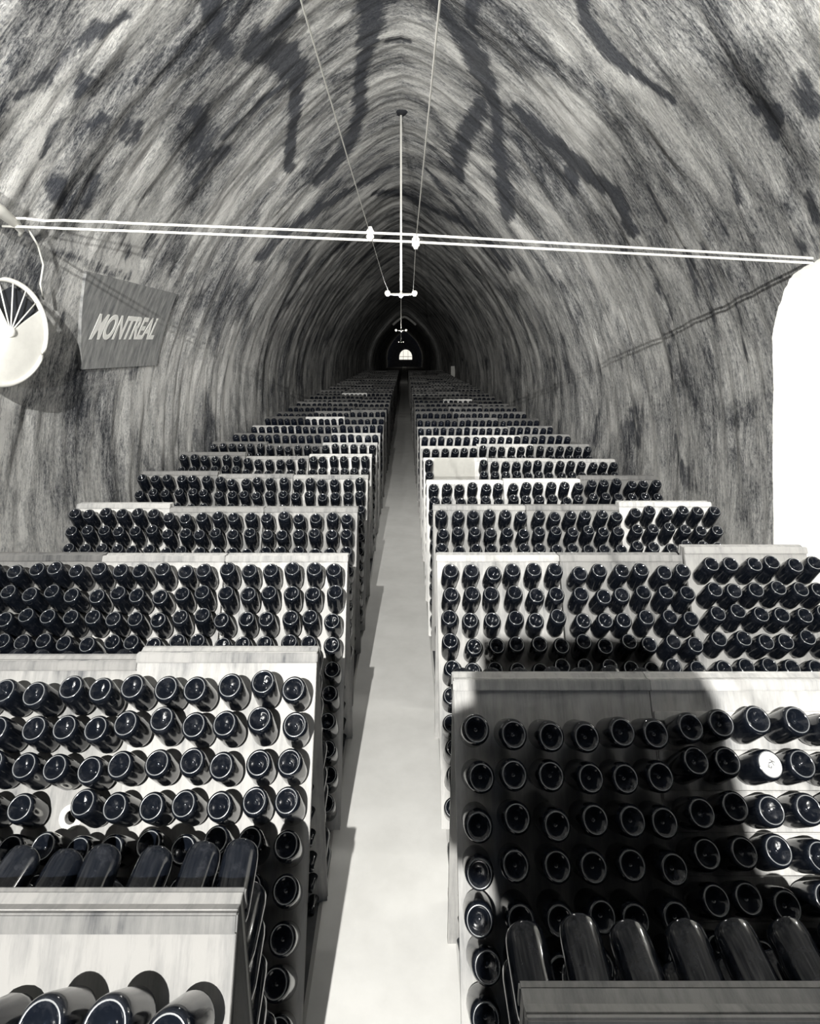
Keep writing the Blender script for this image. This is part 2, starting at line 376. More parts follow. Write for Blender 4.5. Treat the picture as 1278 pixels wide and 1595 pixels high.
# side gallery mouth in the right wall: arch from y=3.1 to y=5.32
OPEN = [(5.17, 0.0), (5.24, 0.8), (5.28, 1.6), (5.24, 2.1), (5.17, 2.4), (5.08, 2.7), (4.97, 2.9), (4.76, 3.10), (4.52, 3.255), (4.2, 3.32), (3.9, 3.36),
        (3.6, 3.35), (3.3, 3.27), (3.05, 3.08), (2.92, 2.8), (2.88, 2.4), (2.86, 1.2), (2.86, 0.0)]   # (along the gallery, height)
OY0, OY1 = 2.86, 5.28
def in_open(yy, v):
    x, z, _, _ = at_arc(v)
    if x < 1.5: return False
    c = False; n = len(OPEN)
    for a in range(n):
        (y1, z1), (y2, z2) = OPEN[a], OPEN[(a+1) % n]
        if z1 > 0 or z2 > 0 or True:
            if (z1 > z) != (z2 > z) and yy < (y2-y1)*(z-z1)/(z2-z1)+y1: c = not c
    return c
F = []; hole_cells = set()
for j in range(NY-1):
    for i in range(NV):
        yc, vc = (ys[j]+ys[j+1])/2, (vs_[i]+vs_[i+1])/2
        if OY0-0.2 < yc < OY1+0.2 and vc > ARC*0.55 and in_open(yc, vc):
            hole_cells.add((j, i)); continue
        a = j*(NV+1)+i; F.append((a, a+1, a+NV+2, a+NV+1))
# snap the rim of the opening to a clean arch
rim_v = set(); rim_e = []
for (j, i) in hole_cells:
    a = j*(NV+1)+i; q = {(0, -1): (a, a+NV+1), (0, 1): (a+1, a+NV+2), (-1, 0): (a, a+1), (1, 0): (a+NV+1, a+NV+2)}
    for (dj, di), e in q.items():
        if (j+dj, i+di) not in hole_cells and 0 <= i+di < NV: rim_e.append(e); rim_v.update(e)
curve = []
OS = catmull(OPEN, 40)
curve = OS
for vi in rim_v:
    x, yy, z = V[vi]
    b_ = min(curve, key=lambda q: (q[0]-yy)**2+(q[1]-z)**2)
    zz = 0.0 if z < 0.02 else b_[1]
    V[vi] = (wall_x(zz, 1), b_[0], zz)
me = bpy.data.meshes.new('wall_vault'); me.from_pydata(V, [], F); me.update(); me.shade_smooth()
me.attributes.new('stain_shade', 'FLOAT', 'POINT').data.foreach_set('value', stain_shade)
uvl = me.uv_layers.new(name='wall')
uvd = []
for l in me.loops:
    j, i = divmod(l.vertex_index, NV+1); uvd += [ys[j], vs_[i]]
uvl.data.foreach_set('uv', uvd)
tag(link('wall_vault', me, m_chalk), 'rough hewn chalk walls and pointed vault of the long cellar gallery', kind='structure')
# side gallery
V2, F2 = [], []
idx = {}
for vi in rim_v:
    idx[vi] = len(V2); x, yy, z = V[vi]; V2.append((x, yy, z)); V2.append((7.0, yy, z))
for a, b_ in rim_e:
    A, B = idx[a], idx[b_]; F2.append((A, B, B+1, A+1))
nb = len(V2); V2 += [(7.0, OY0-.3, 0), (7.0, OY1+.3, 0), (7.0, OY1+.3, 3.7), (7.0, OY0-.3, 3.7)]; F2.append((nb, nb+1, nb+2, nb+3))
me = mesh('wall_side_gallery', V2, F2)
bm = bmesh.new(); bm.from_mesh(me); bmesh.ops.recalc_face_normals(bm, faces=bm.faces[:]); bm.to_mesh(me); bm.free()
tag(link('wall_side_gallery', me, m_white_wall), 'bright whitewashed side gallery mouth in the right wall', kind='structure')
# floor and end wall
V2 = []; F2 = []
box_vf(V2, F2, (-3.6, -9.4, -0.2), (7.2, 116.5, 0.0))
m_shade_floor = noisy('shade_dark_floor', (0.035, 0.037, 0.042), (0.09, 0.09, 0.092), nscale=3.5, rough=0.85, bump=0.3)  # dark colour stands in for shade under and between the racks
tag(link('floor', mesh('floor', V2, F2), m_shade_floor), 'cellar floor coloured dark for the shade under the racks', kind='structure')
V2 = []; F2 = []; nyy = 120
for a in range(nyy+1):                                   # slightly irregular edges to the pale aisle strip
    yy = -9.0+124.5*(a/nyy)**1.6
    for sx, ex in ((-1, -0.40), (1, 0.232)):
        e = ex+0.012*noise.noise((yy*1.3, ex*9, 0))
        V2 += [(e, yy, 0.012), (e+sx*0.02, yy, 0.0)]
for a in range(nyy):
    b = a*4; F2 += [(b, b+2, b+6, b+4), (b+1, b, b+4, b+5), (b+2, b+3, b+7, b+6)]
tag(link('floor_aisle', mesh('floor_aisle', V2, F2), m_floor), 'pale floor strip down the aisle between the racks', kind='structure')
V2 = []; F2 = []
box_vf(V2, F2, (-3.8, 115.9, -0.2), (3.8, 116.4, 7.0))
m_endwall = noisy('dark_end_wall', (0.05, 0.055, 0.07), (0.10, 0.10, 0.11), nscale=3)
tag(link('wall_far', mesh('wall_far', V2, F2), m_endwall), 'dark wall closing the far end of the gallery', kind='structure')
V2 = []; F2 = []
box_vf(V2, F2, (-4.0, -9.7, -0.2), (4.0, -9.2, 7.0))
tag(link('wall_near', mesh('wall_near', V2, F2), m_chalk), 'chalk wall behind the viewpoint', kind='structure')
# bright arched opening far away
ow = empty('window_1', (0.15, 115.85, 1.32)); tag(ow, 'small bright arched opening at the far end of the gallery', kind='structure')
prof2 = [(-1.15, 0)]+[(-1.15*math.cos(PI*k/16), 0.45+1.35*math.sin(PI*k/16)) for k in range(17)]+[(1.15, 0)]
V2 = [(x, 0, z) for x, z in prof2]+[(x, 0.06, z) for x, z in prof2]; n2 = len(prof2)
F2 = [tuple(range(n2)), tuple(range(2*n2-1, n2-1, -1))]+[(k, (k+1) % n2, n2+(k+1) % n2, n2+k) for k in range(n2)]
pane = link('pane', mesh('pane', V2, F2), m_glow, ow)
V2 = []; F2 = []
for xx in (-0.42, 0.42): box_vf(V2, F2, (xx-.03, -0.05, 0), (xx+.03, 0, 1.65))
box_vf(V2, F2, (-1.12, -0.05, 0.5), (1.12, 0, 0.58))
link('glazing_bar', mesh('glazing_bar', V2, F2), m_porc, ow)
# pale transverse rib deep in the gallery
V2 = []; F2 = []
rib = [at_arc(ARC*(0.40+0.20*k/40)) for k in range(41)]
for (x, z, nx, nz) in rib:
    for (dy, dn) in ((0, .02), (0, .22), (0.4, .22), (0.4, .02)): V2.append((x+nx*dn, 64+dy, z+nz*dn))
for k in range(40):
    for q in range(4): F2.append((k*4+q, k*4+(q+1) % 4, k*4+4+(q+1) % 4, k*4+4+q))
tag(link('trim_1', mesh('trim_1', V2, F2), m_white_wall), 'pale arched rib under the distant crown of the vault', kind='structure')
V2 = []; F2 = []
box_vf(V2, F2, (2.80, 39.0, 0.9), (3.1, 39.4, 1.85))  # pale slab stands in for the lit jamb of a side opening
tag(link('lit_jamb_stand_in', mesh('lit_jamb_stand_in', V2, F2), m_white_wall), 'narrow pale slab for a lit side door jamb far down the gallery', kind='structure')

# ------------------------------------------------------------------ racks
TF, TR = math.atan(0.50/1.40), math.atan(0.34/1.40)
RW, CP, RP, S0, RH = 0.775, 0.130, 0.135, 0.195, 1.40
TH = 0.026
def frame(front):
    t = TF if front else TR; sg = -1 if front else 1
    d = Vector((0, sg*math.sin(t), -math.cos(t))); n = Vector((0, sg*math.cos(t), math.sin(t)))
    return d, n, RH/math.cos(t)
def board_mesh(front, holes=True):
    d, n, L = frame(front); V, F = [], []
    key = {}
    def vert(u, s, h):
        k = (round(u, 5), round(s, 5), round(h, 5))
        if k not in key:
            key[k] = len(V); V.append(tuple(Vector((u, 0, RH))+d*s+n*h))
        return key[k]
    us = [-RW/2]+[(i-3)*CP for i in range(7)]+[RW/2]
    if us[1] <= us[0]+1e-4: us = us[1:]
    ss = [0.0]+[S0-RP/2+RP*j for j in range(11)]
    if ss[-1] < L: ss.append(L)
    else: ss[-1] = L
    def quad(a, b, c, e): F.append((a, b, c, e))
    nh = 12
    for ui in range(len(us)-1):
        for si in range(len(ss)-1):
            u0, u1, s0, s1 = us[ui], us[ui+1], ss[si], ss[si+1]
            cell = holes and abs((u1-u0)-CP) < 1e-3 and 1 <= si <= 10 and s1-s0 > 0.08
            for h in (0.0, TH):
                if not cell:
                    # 12-gon style border so that neighbours share vertices
                    q = [vert(u0, s0, h), vert(u1, s0, h), vert(u1, s1, h), vert(u0, s1, h)]
                    F.append(tuple(q))
                else:
                    cu, cs = (u0+u1)/2, S0+RP*(si-1); hu = (u1-u0)/2
                    per, hol = [], []
                    for k in range(nh):
                        a = math.radians(15+30*k); ca, sa = math.cos(a), math.sin(a)
                        m = max(abs(ca), abs(sa))
                        if abs(abs(ca)-abs(sa)) < 1e-6: pu, ps = math.copysign(1, ca), math.copysign(1, sa)
                        else: pu, ps = ca/m, sa/m
                        per.append(vert(cu+pu*hu, s0+(s1-s0)*(ps+1)/2, h)); hol.append(vert(cu+0.023*ca, cs+0.026*sa, h))
                    for k in range(nh): F.append((per[k], per[(k+1) % nh], hol[(k+1) % nh], hol[k]))
            if cell:
                A = []
                for k in range(nh):
                    a = math.radians(15+30*k); A.append((vert(cu+0.023*math.cos(a), cs+0.026*math.sin(a), 0.0), vert(cu+0.023*math.cos(a), cs+0.026*math.sin(a), TH)))
                for k in range(nh): F.append((A[k][0], A[(k+1) % nh][0], A[(k+1) % nh][1], A[k][1]))
    ua, ub, sa, sb = us[0], us[-1], ss[0], ss[-1]
    for k in range(len(us)-1):
        F.append((vert(us[k], sa, 0), vert(us[k+1], sa, 0), vert(us[k+1], sa, TH), vert(us[k], sa, TH)))
        F.append((vert(us[k], sb, 0), vert(us[k+1], sb, 0), vert(us[k+1], sb, TH), vert(us[k], sb, TH)))
    for k in range(len(ss)-1):
        F.append((vert(ua, ss[k], 0), vert(ua, ss[k+1], 0), vert(ua, ss[k+1], TH), vert(ua, ss[k], TH)))
        F.append((vert(ub, ss[k], 0), vert(ub, ss[k+1], 0), vert(ub, ss[k+1], TH), vert(ub, ss[k], TH)))
    me = mesh('front_board' if front else 'rear_board', V, F)
    bm = bmesh.new(); bm.from_mesh(me); bmesh.ops.recalc_face_normals(bm, faces=bm.faces[:]); bm.to_mesh(me); bm.free()
    me.materials.append(m_wood); return me
def on_board(front, lo, hi):                      # box in (u, s, h) board coordinates -> rack space
    d, n, L = frame(front); M = Matrix.Identity(4)
    for r in range(3):
        M[r][0] = (1, 0, 0)[r]; M[r][1] = d[r]; M[r][2] = n[r]; M[r][3] = (0, 0, RH)[r]
    return M
ME = {}
ME['front'] = board_mesh(True); ME['rear'] = board_mesh(False)
def part_mesh(name, front, lo, hi, bev=0.003, mat=None):
    me = bevel_box(name, lo, hi, bev, on_board(front, lo, hi)); me.materials.append(mat or m_wood); return me
ME['rail'] = part_mesh('top_rail', True, (-RW/2-0.006, 0.002, TH), (RW/2+0.006, 0.042, TH+0.018), 0.004)
ME['rrail'] = part_mesh('top_rail', False, (-RW/2-0.006, 0.004, TH), (RW/2+0.006, 0.06, TH+0.018), 0.004)
ME['slat'] = part_mesh('cross_rail', True, (-RW/2, -0.016, TH), (RW/2, 0.016, TH+0.016), 0.003)
# far rack in one piece
V2, F2 = [], []
for fr in (True, False):
    L = frame(fr)[2]; box_vf(V2, F2, (-RW/2, 0, 0), (RW/2, L, TH), on_board(fr, None, None))
    box_vf(V2, F2, (-RW/2, -0.02, TH), (RW/2, 0.05, TH+0.02), on_board(fr, None, None))
ME['farrack'] = mesh('riddling_rack', V2, F2); ME['farrack'].materials.append(m_wood)

ORD = ['zeroth', 'first', 'second', 'third', 'fourth', 'fifth', 'sixth', 'seventh', 'eighth', 'ninth', 'tenth', 'eleventh', 'twelfth',
       'thirteenth', 'fourteenth', 'fifteenth', 'sixteenth', 'seventeenth', 'eighteenth', 'nineteenth', 'twentieth']
def ordn(n):
    if n <= 20: return ORD[n]
    tens = {2: 'twenty', 3: 'thirty', 4: 'forty'}[n//10]
    return ({2: 'twentieth', 3: 'thirtieth', 4: 'fortieth'}[n//10]) if n % 10 == 0 else tens+'-'+ORD[n % 10]
PLACE = ['beside the aisle', 'in the middle of its row', 'nearest the wall']
# ridge distance of each row from the viewpoint
LROW = [1.535, 2.83, 4.16, 5.43, 6.77, 8.10, 9.25, 10.40, 11.60, 12.80]
RROW = [1.30, 2.60, 4.17, 5.50, 6.62, 7.95, 9.05, 10.15, 11.30, 12.50]
NROW = 36
while len(LROW) < NROW: LROW.append(LROW[-1]+1.22+R.uniform(-.05, .05))
while len(RROW) < NROW: RROW.append(RROW[-1]+1.22+R.uniform(-.05, .05))
LEDGE = [-0.395, -0.385, -0.370, -0.40, -0.39, -0.42, -0.40, -0.40]
REDGE = [0.243, 0.198, 0.210, 0.245, 0.228, 0.235, 0.23, 0.24]
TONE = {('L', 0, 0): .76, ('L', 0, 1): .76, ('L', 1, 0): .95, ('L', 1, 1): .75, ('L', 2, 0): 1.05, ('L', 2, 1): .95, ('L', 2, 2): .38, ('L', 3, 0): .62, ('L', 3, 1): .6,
        ('L', 3, 2): 1.1, ('L', 4, 0): .75, ('L', 4, 1): .6, ('L', 4, 2): .45, ('L', 5, 0): 1.1, ('L', 5, 1): .7, ('L', 5, 2): .35, ('L', 6, 0): 1.1,
        ('L', 6, 1): .3, ('L', 6, 2): .3, ('L', 7, 0): .9, ('L', 7, 1): .3, ('L', 7, 2): .3, ('L', 9, 1): 1.0, ('L', 15, 1): 1.2,
        ('R', 0, 0): .9, ('R', 0, 1): .8, ('R', 1, 0): .85, ('R', 1, 1): 1.1, ('R', 2, 0): .95, ('R', 2, 1): .55, ('R', 2, 2): .7, ('R', 3, 0): .6, ('R', 3, 1): .45,
        ('R', 3, 2): 1.15, ('R', 4, 0): 1.15, ('R', 4, 1): 1.1, ('R', 4, 2): .3, ('R', 5, 0): 1.1, ('R', 5, 1): .8, ('R', 5, 2): .9, ('R', 6, 0): .9,
        ('R', 6, 1): 1.0, ('R', 6, 2): .5, ('R', 7, 0): .8, ('R', 7, 1): 1.1, ('R', 7, 2): .4, ('R', 13, 1): 1.2}
DZ = {('L', 1, 1): -.045, ('L', 3, 2): .03, ('L', 4, 2): .05, ('L', 5, 2): .05, ('R', 2, 2): .06, ('R', 3, 2): .03, ('R', 4, 2): .03, ('R', 1, 1): -.01}
# how far each rack's bottles have been tipped up (degrees from level)
TIP = {('L', 0): 38, ('L', 1): 44, ('L', 2): 46, ('R', 0): 30, ('R', 1): 31, ('R', 2): 44}
RACKS = []
for side, rows, edges, sg in (('L', LROW, LEDGE, -1), ('R', RROW, REDGE, 1)):
    word = 'left' if side == 'L' else 'right'
    for r in range(NROW):
        e = edges[r] if r < len(edges) else (-0.40 if side == 'L' else 0.235)+R.uniform(-.015, .015)
        for k in range(3):
            if r == 0 and k == 2: continue
            x = e+sg*(RW/2+k*0.79+0.0)
            yy = rows[r]+(R.uniform(-.03, .03) if r > 3 or k == 2 else 0)+(0.02 if k == 1 and r == 1 else 0)
            dz = DZ.get((side, r, k), R.uniform(-.02, .02) if r > 3 else 0)
            tn = TONE.get((side, r, k), R.choice((.3, .4, .5, .6, .8)) if r < 9 else R.choice((.12, .15, .2, .26)))  # far racks coloured darker for the dim depth of the gallery
            tn *= (.46, .68, .80, .95)[r] if r < 4 else 1.1  # near rows darkened, far rows lifted, to offset lamp falloff
            lab = f'wooden riddling rack {PLACE[k]}, {ordn(r+1)} row on the {word} side'
            if r < 9:
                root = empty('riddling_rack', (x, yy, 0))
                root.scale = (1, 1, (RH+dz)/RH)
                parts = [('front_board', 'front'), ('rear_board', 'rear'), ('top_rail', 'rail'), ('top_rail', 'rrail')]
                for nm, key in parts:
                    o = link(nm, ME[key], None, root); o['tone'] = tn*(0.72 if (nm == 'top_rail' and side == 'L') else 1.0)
                if (side, r, k) == ('R', 1, 1):
                    d, n_, L = frame(True)
                    for j in range(7):
                        o = link('cross_rail', ME['slat'], None, root); o.location = d*(S0-RP/2+RP*j+0.005); o['tone'] = tn
                if (side, r, k) == ('L', 1, 1):                 # worn pale collar round the one empty hole
                    d, n_, L = frame(True); Vc, Fc = [], []
                    Mb = on_board(True, None, None) @ Matrix.Translation((1.5*CP, S0+RP*3, TH))
                    lathe_vf(Vc, Fc, [(0.026, 0.0), (0.028, 0.004), (0.044, 0.004), (0.047, 0.0)], 28, Mb)
                    o = link('hole_collar', mesh('hole_collar', Vc, Fc, True), m_paper, root); o['label'] = 'pale worn ring around the empty hole'
            else:
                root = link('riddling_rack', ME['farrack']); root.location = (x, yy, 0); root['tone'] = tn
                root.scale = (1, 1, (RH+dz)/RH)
            tag(root, lab, 'rack', f'riddling racks on the {word} of the aisle')
            RACKS.append(dict(side=side, r=r, k=k, x=x, y=yy, top=RH+dz, sc=(RH+dz)/RH))

# ------------------------------------------------------------------ bottles
BPROF = [(0.0, 0.034), (0.006, 0.035), (0.010, 0.030), (0.017, 0.024), (0.027, 0.012), (0.035, 0.003), (0.0385, 0.0006), (0.0415, 0.0004), (0.0455, 0.004),
         (0.0490, 0.013), (0.0505, 0.030), (0.0510, 0.05), (0.0510, 0.158), (0.0495, 0.176), (0.0435, 0.197), (0.0340, 0.217), (0.0250, 0.235), (0.0195, 0.256),
         (0.0165, 0.285), (0.0150, 0.300), (0.0172, 0.301), (0.0172, 0.313), (0.0145, 0.315), (0.0, 0.315)]
V2, F2 = [], []
seg = lathe_vf(V2, F2, BPROF, 32)
bme = mesh('champagne_bottle', V2, F2, True); bme.materials.append(m_glass); bme.materials.append(m_rim)
for f, q in zip(bme.polygons, seg): f.material_index = 1 if q == 6 else 0
LPROF = [(0.0, 0.028), (0.020, 0.018), (0.0375, 0.0), (0.0490, 0.010), (0.0510, 0.160), (0.036, 0.214), (0.019, 0.26), (0.015, 0.30)]
MPROF = [(0.0, 0.034), (0.010, 0.030), (0.027, 0.012), (0.0385, 0.0006), (0.0415, 0.0004), (0.0480, 0.009), (0.0508, 0.035), (0.0510, 0.158), (0.0435, 0.197), (0.0250, 0.235), (0.0165, 0.285), (0.0150, 0.312), (0.0, 0.315)]
STICK = 0.232
def aim(front, phi, yaw):
    sg = 1 if front else -1
    d = Vector((math.sin(yaw)*math.cos(phi), sg*math.cos(yaw)*math.cos(phi), -math.sin(phi)))
    return d
def blocked(P, racks):
    for q in racks:
        if q['y'] < P.y-0.02:
            t = q['y']/P.y; X = P.x*t; Z = CAM_H+(P.z-CAM_H)*t
            if abs(X-q['x']) < RW/2 and Z < q['top']+0.01: return True
    return False
SHEET = ('R', 5, 0)
cands = []
for q in RACKS:
    near = [z for z in RACKS if z['side'] == q['side'] and q['y']-2.2 < z['y'] < q['y']+0.01]
    for front in (True, False):
        d, n_, L = frame(front)
        for j in range(10):
            deep = q['r'] >= 5
            for c in range(6):
                aisle = (c == 5 if q['side'] == 'L' else c == 0) and q['k'] == 0
                if deep and not aisle and j > (3 if front else 1): continue
                if q['r'] >= 12 and not aisle and j > (1 if front else 0): continue
                if q['r'] >= 22 and j > (1 if front else 0): continue
                if not front and j > 2 and not aisle: continue
                key = (q['side'], q['r'], q['k'])
                if key == ('L', 1, 1) and front and j == 3 and c == 4: continue              # the empty hole
                if key == SHEET and front and 1 <= c <= 4 and j < 3: continue                # behind the paper sheet
                rb = random.Random(hash((ord(q['side']), q['r'], q['k'], j, c, front)))
                tip = TIP.get((q['side'], q['r']), 46) if front else 12
                if key == ('R', 1, 1) and front: tip = 38
                phi = math.radians(tip+rb.uniform(-4, 4)); yaw = math.radians(rb.uniform(-4, 4))
                s = S0+RP*j
                hole = Vector((q['x']+(c-2.5)*CP, q['y'], RH))+d*s+n_*(TH/2)
                hole.z *= q['sc']
                ax = aim(front, phi, yaw)
                B = hole-ax*(STICK+rb.uniform(-.012, .008)+(0.035 if q['r'] == 0 else 0))
                up = Vector((0, 0, 0.048))
                vis = False
                if B.y > 0.3:
                    px = 631+FOC*B.x/B.y; py = 548+FOC*(CAM_H-B.z)/B.y; rad = 44/B.y
                    if -rad < px < 1278+rad and py-rad < 1595:
                        test = [B+up*0.4, B+up*0.8] if front else [B+up, B+up+ax*0.06, B+up+ax*0.12]
                        vis = all(not blocked(T, near) for T in test) if front else (j == 0 and any(not blocked(T, near) for T in test))
                cands.append((not vis, B.y+(0.6 if not front else 0) if vis else 0, q, front, j, c, B, ax, vis))
cands.sort(key=lambda t: (t[0], t[1]))
SV, SF, SM = [], [], []
count = 0
for (_, _, q, front, j, c, B, ax, vis) in cands:
    rot = ax.to_track_quat('Z', 'Y')
    if vis and count < 300:
        count += 1
        o = link('champagne_bottle', bme); o.location = B; o.rotation_mode = 'QUATERNION'; o.rotation_quaternion = rot
        word = 'left' if q['side'] == 'L' else 'right'
        col_ = (6-c if q['side'] == 'L' else c+1)+6*q['k']
        fc = f'{ordn(j+1)} line down' if front else f'back board {ordn(j+1)} line'
        tag(o, f'dark bottle in {word} rack row {ordn(q["r"]+1)[:]}, {fc}, {ordn(col_)} from the aisle', 'bottle', 'champagne bottles in the riddling racks')
        if (q['side'], q['r'], q['k'], j, c, front) == ('R', 1, 1, 1, 2, True):
            o['label'] = 'dark bottle with a white chalked base in the second right rack row'
            Vd, Fd = [], []
            lathe_vf(Vd, Fd, [(0.0, -0.003), (0.036, -0.003), (0.0385, -0.0015), (0.0385, 0.001), (0.0, 0.001)], 32)
            dsk = link('chalked_disc', mesh('chalked_disc', Vd, Fd), m_chalkmark, o)
            cu = bpy.data.curves.new('chalk_mark', 'FONT'); cu.body = 'Ka'; cu.size = 0.030; cu.extrude = 0.0004; cu.align_x = 'CENTER'; cu.align_y = 'CENTER'
            tmp = bpy.data.objects.new('tmp', cu); C.objects.link(tmp)
            dg = bpy.context.evaluated_depsgraph_get(); tme = bpy.data.meshes.new_from_object(tmp.evaluated_get(dg)); bpy.data.objects.remove(tmp)
            tme.name = 'chalk_mark'; tme.transform(Matrix.Translation((0, 0, -0.0035)) @ Matrix.Rotation(PI, 4, 'X') @ Matrix.Rotation(math.radians(60), 4, 'Z'))
            tme.materials.clear(); tme.materials.append(m_dark); link('chalk_mark', tme, None, dsk)
    else:
        M = Matrix.LocRotScale(B, rot, None)
        if q['y'] < 9.5:
            sg_ = lathe_vf(SV, SF, MPROF, 18, M); SM += [1 if z == 3 else 0 for z in sg_]
        else:
            sg_ = lathe_vf(SV, SF, LPROF, 10 if q['y'] < 14 else 7, M); SM += [2]*len(sg_)
me = mesh('distant_bottles', SV, SF, True)
me.materials.append(m_glass); me.materials.append(m_rim); me.materials.append(m_far_glass)
me.polygons.foreach_set('material_index', SM)
print('individual bottles', count, 'stuff tris', len(SF)*2)
tag(link('distant_bottles', me, m_far_glass), 'countless dark bottles in the racks receding down the gallery', 'bottles', kind='stuff')

# paper sheet on the sixth right-hand rack
q = [z for z in RACKS if (z['side'], z['r'], z['k']) == SHEET][0]
bm = bmesh.new()
d, n_, L = frame(True)
g = [[None]*9 for _ in range(9)]
for a in range(9):
    for b_ in range(9):
        u = q['x']-0.265+0.50*a/8; s = 0.005+0.31*b_/8
        P = Vector((u, q['y'], RH))+d*s+n_*(TH+0.028+0.004*noise.noise((u*6, s*6, 0)))
        P.z *= q['sc']; g[a][b_] = bm.verts.new(P)
for a in range(8):
    for b_ in range(8): bm.faces.new((g[a][b_], g[a+1][b_], g[a+1][b_+1], g[a][b_+1]))
bmesh.ops.solidify(bm, geom=bm.faces[:], thickness=0.002)
me = bpy.data.meshes.new('paper_sheet'); bm.to_mesh(me); bm.free()
tag(link('paper_sheet', me, m_paper), 'blank white sheet covering part of a right-hand rack beside the aisle', 'sheet')

# ------------------------------------------------------------------ wall sign
def on_wall_left(yy, h, off):
    v = None
    lo, hi = 0.0, ARC/2
    for _ in range(30):
        m = (lo+hi)/2
        if at_arc(m)[1] < h: lo = m
        else: hi = m
    x, z, nx, nz = at_arc(lo)
    return Vector((x+nx*off, yy, z+nz*off))
sign = empty('painted_sign', (-3.0, 6.9, 2.55)); tag(sign, 'faded grey sign panel lettered MONTREAL on the left chalk wall', 'sign')
SY0, SY1, SH0, SH1 = 5.75, 7.95, 2.56, 3.42
V2, F2 = [], []
na, nb_ = 24, 12
for lay, off in ((0, 0.026), (1, -0.02)):
    for a in range(na+1):
        for b_ in range(nb_+1):
            t, s_ = a/na, b_/nb_
            V2.append(tuple(on_wall_left((6.0-0.48*s_)*(1-t)+(7.80-0.10*s_)*t, SH0+(SH1-SH0)*s_, off)-Vector((-3.0, 6.9, 2.55))))
st_ = (na+1)*(nb_+1)
for a in range(na):
    for b_ in range(nb_):
        i = a*(nb_+1)+b_
        F2.append((i, i+1, i+nb_+2, i+nb_+1)); F2.append((st_+i, st_+i+nb_+1, st_+i+nb_+2, st_+i+1))
for a in range(na):
    for b_ in (0, nb_):
        i = a*(nb_+1)+b_; F2.append((i, i+nb_+1, st_+i+nb_+1, st_+i))
for b_ in range(nb_):
    for a in (0, na):
        i = a*(nb_+1)+b_; F2.append((i, i+1, st_+i+1, st_+i))
link('panel', mesh('panel', V2, F2, False), m_panel, sign)
cu = bpy.data.curves.new('lettering', 'FONT'); cu.body = 'MONTREAL'; cu.size = 1.0; cu.shear = 0.28; cu.offset = 0.03; cu.extrude = 0.01
tmp = bpy.data.objects.new('tmp', cu); C.objects.link(tmp)
dg = bpy.context.evaluated_depsgraph_get(); tme = bpy.data.meshes.new_from_object(tmp.evaluated_get(dg)); bpy.data.objects.remove(tmp)
xs = [v.co.x for v in tme.vertices]; zs = [v.co.y for v in tme.vertices]
x0, x1, z0, z1 = min(xs), max(xs), min(zs), max(zs)
for v in tme.vertices:
    t, s_ = (v.co.x-x0)/(x1-x0), (v.co.y-z0)/(z1-z0)
    v.co = on_wall_left(5.98+1.50*t, 2.84+0.03*t+0.25*s_, 0.028+0.3*max(0, v.co.z))-Vector((-3.0, 6.9, 2.55))
tme.name = 'lettering'; tme.materials.clear(); tme.materials.append(m_letter); tme.update()
o = link('lettering', tme, None, sign); o['label'] = 'white slanting capital letters MONTREAL'

# ------------------------------------------------------------------ round ventilator disc on the left wall
disc = empty('round_ventilator', (-2.845, 4.56, 2.86))
tag(disc, 'round cream ventilator disc with a spoked dark sector on the left wall', 'ventilator')
disc.rotation_euler = (0, 0, math.radians(76))      # local -Y faces out of the wall
RAD = 0.375
a0, a1 = math.radians(28), math.radians(112)        # open sector (seen from the front, x right, z up)
V2, F2 = [], []
nseg = 56
angs = [a1+(2*PI-(a1-a0))*k/nseg for k in range(nseg+1)]
for off in (0.0, 0.02):
    V2.append((0, off-0.06, 0))
    for a in angs: V2.append((RAD*math.cos(a), off, RAD*math.sin(a)))
n1 = nseg+2
for k in range(nseg):
    F2.append((0, 1+k, 2+k)); F2.append((n1, n1+2+k, n1+1+k)); F2.append((1+k, n1+1+k, n1+2+k, 2+k))
F2.append((0, n1, n1+1, 1)); F2.append((0, n1-1, 2*n1-1, n1))
link('disc', mesh('disc', V2, F2), m_disc, disc)
V2, F2 = [], []
rimp = [((RAD)*math.cos(2*PI*k/64), 0.0, RAD*math.sin(2*PI*k/64)) for k in range(65)]
tube_vf(V2, F2, rimp, 0.019, 8, False); link('rim', mesh('rim', V2, F2, True), m_disc, disc)
V2, F2 = [], []
M = Matrix.Rotation(PI/2, 4, 'X')
lathe_vf(V2, F2, [(0.0, -0.03), (0.345, -0.03), (0.345, -0.14), (0.0, -0.14)], 48, M)
link('shade_drum', mesh('shade_drum', V2, F2), m_dark, disc)  # dark drum backs the open sector and imitates the disc's wall shadow
for k in range(4):
    a = a0+(a1-a0)*(k+0.6)/4.3
    tube('spoke', [(0.02*math.cos(a), -0.05, 0.02*math.sin(a)), (RAD*math.cos(a), 0.0, RAD*math.sin(a))], 0.005, m_wire, disc, 6)
V2, F2 = [], []
lathe_vf(V2, F2, [(0.0, 0.075), (0.03, 0.07), (0.04, 0.055), (0.04, 0.03)], 20, M)
link('hub', mesh('hub', V2, F2, True), m_disc, disc)

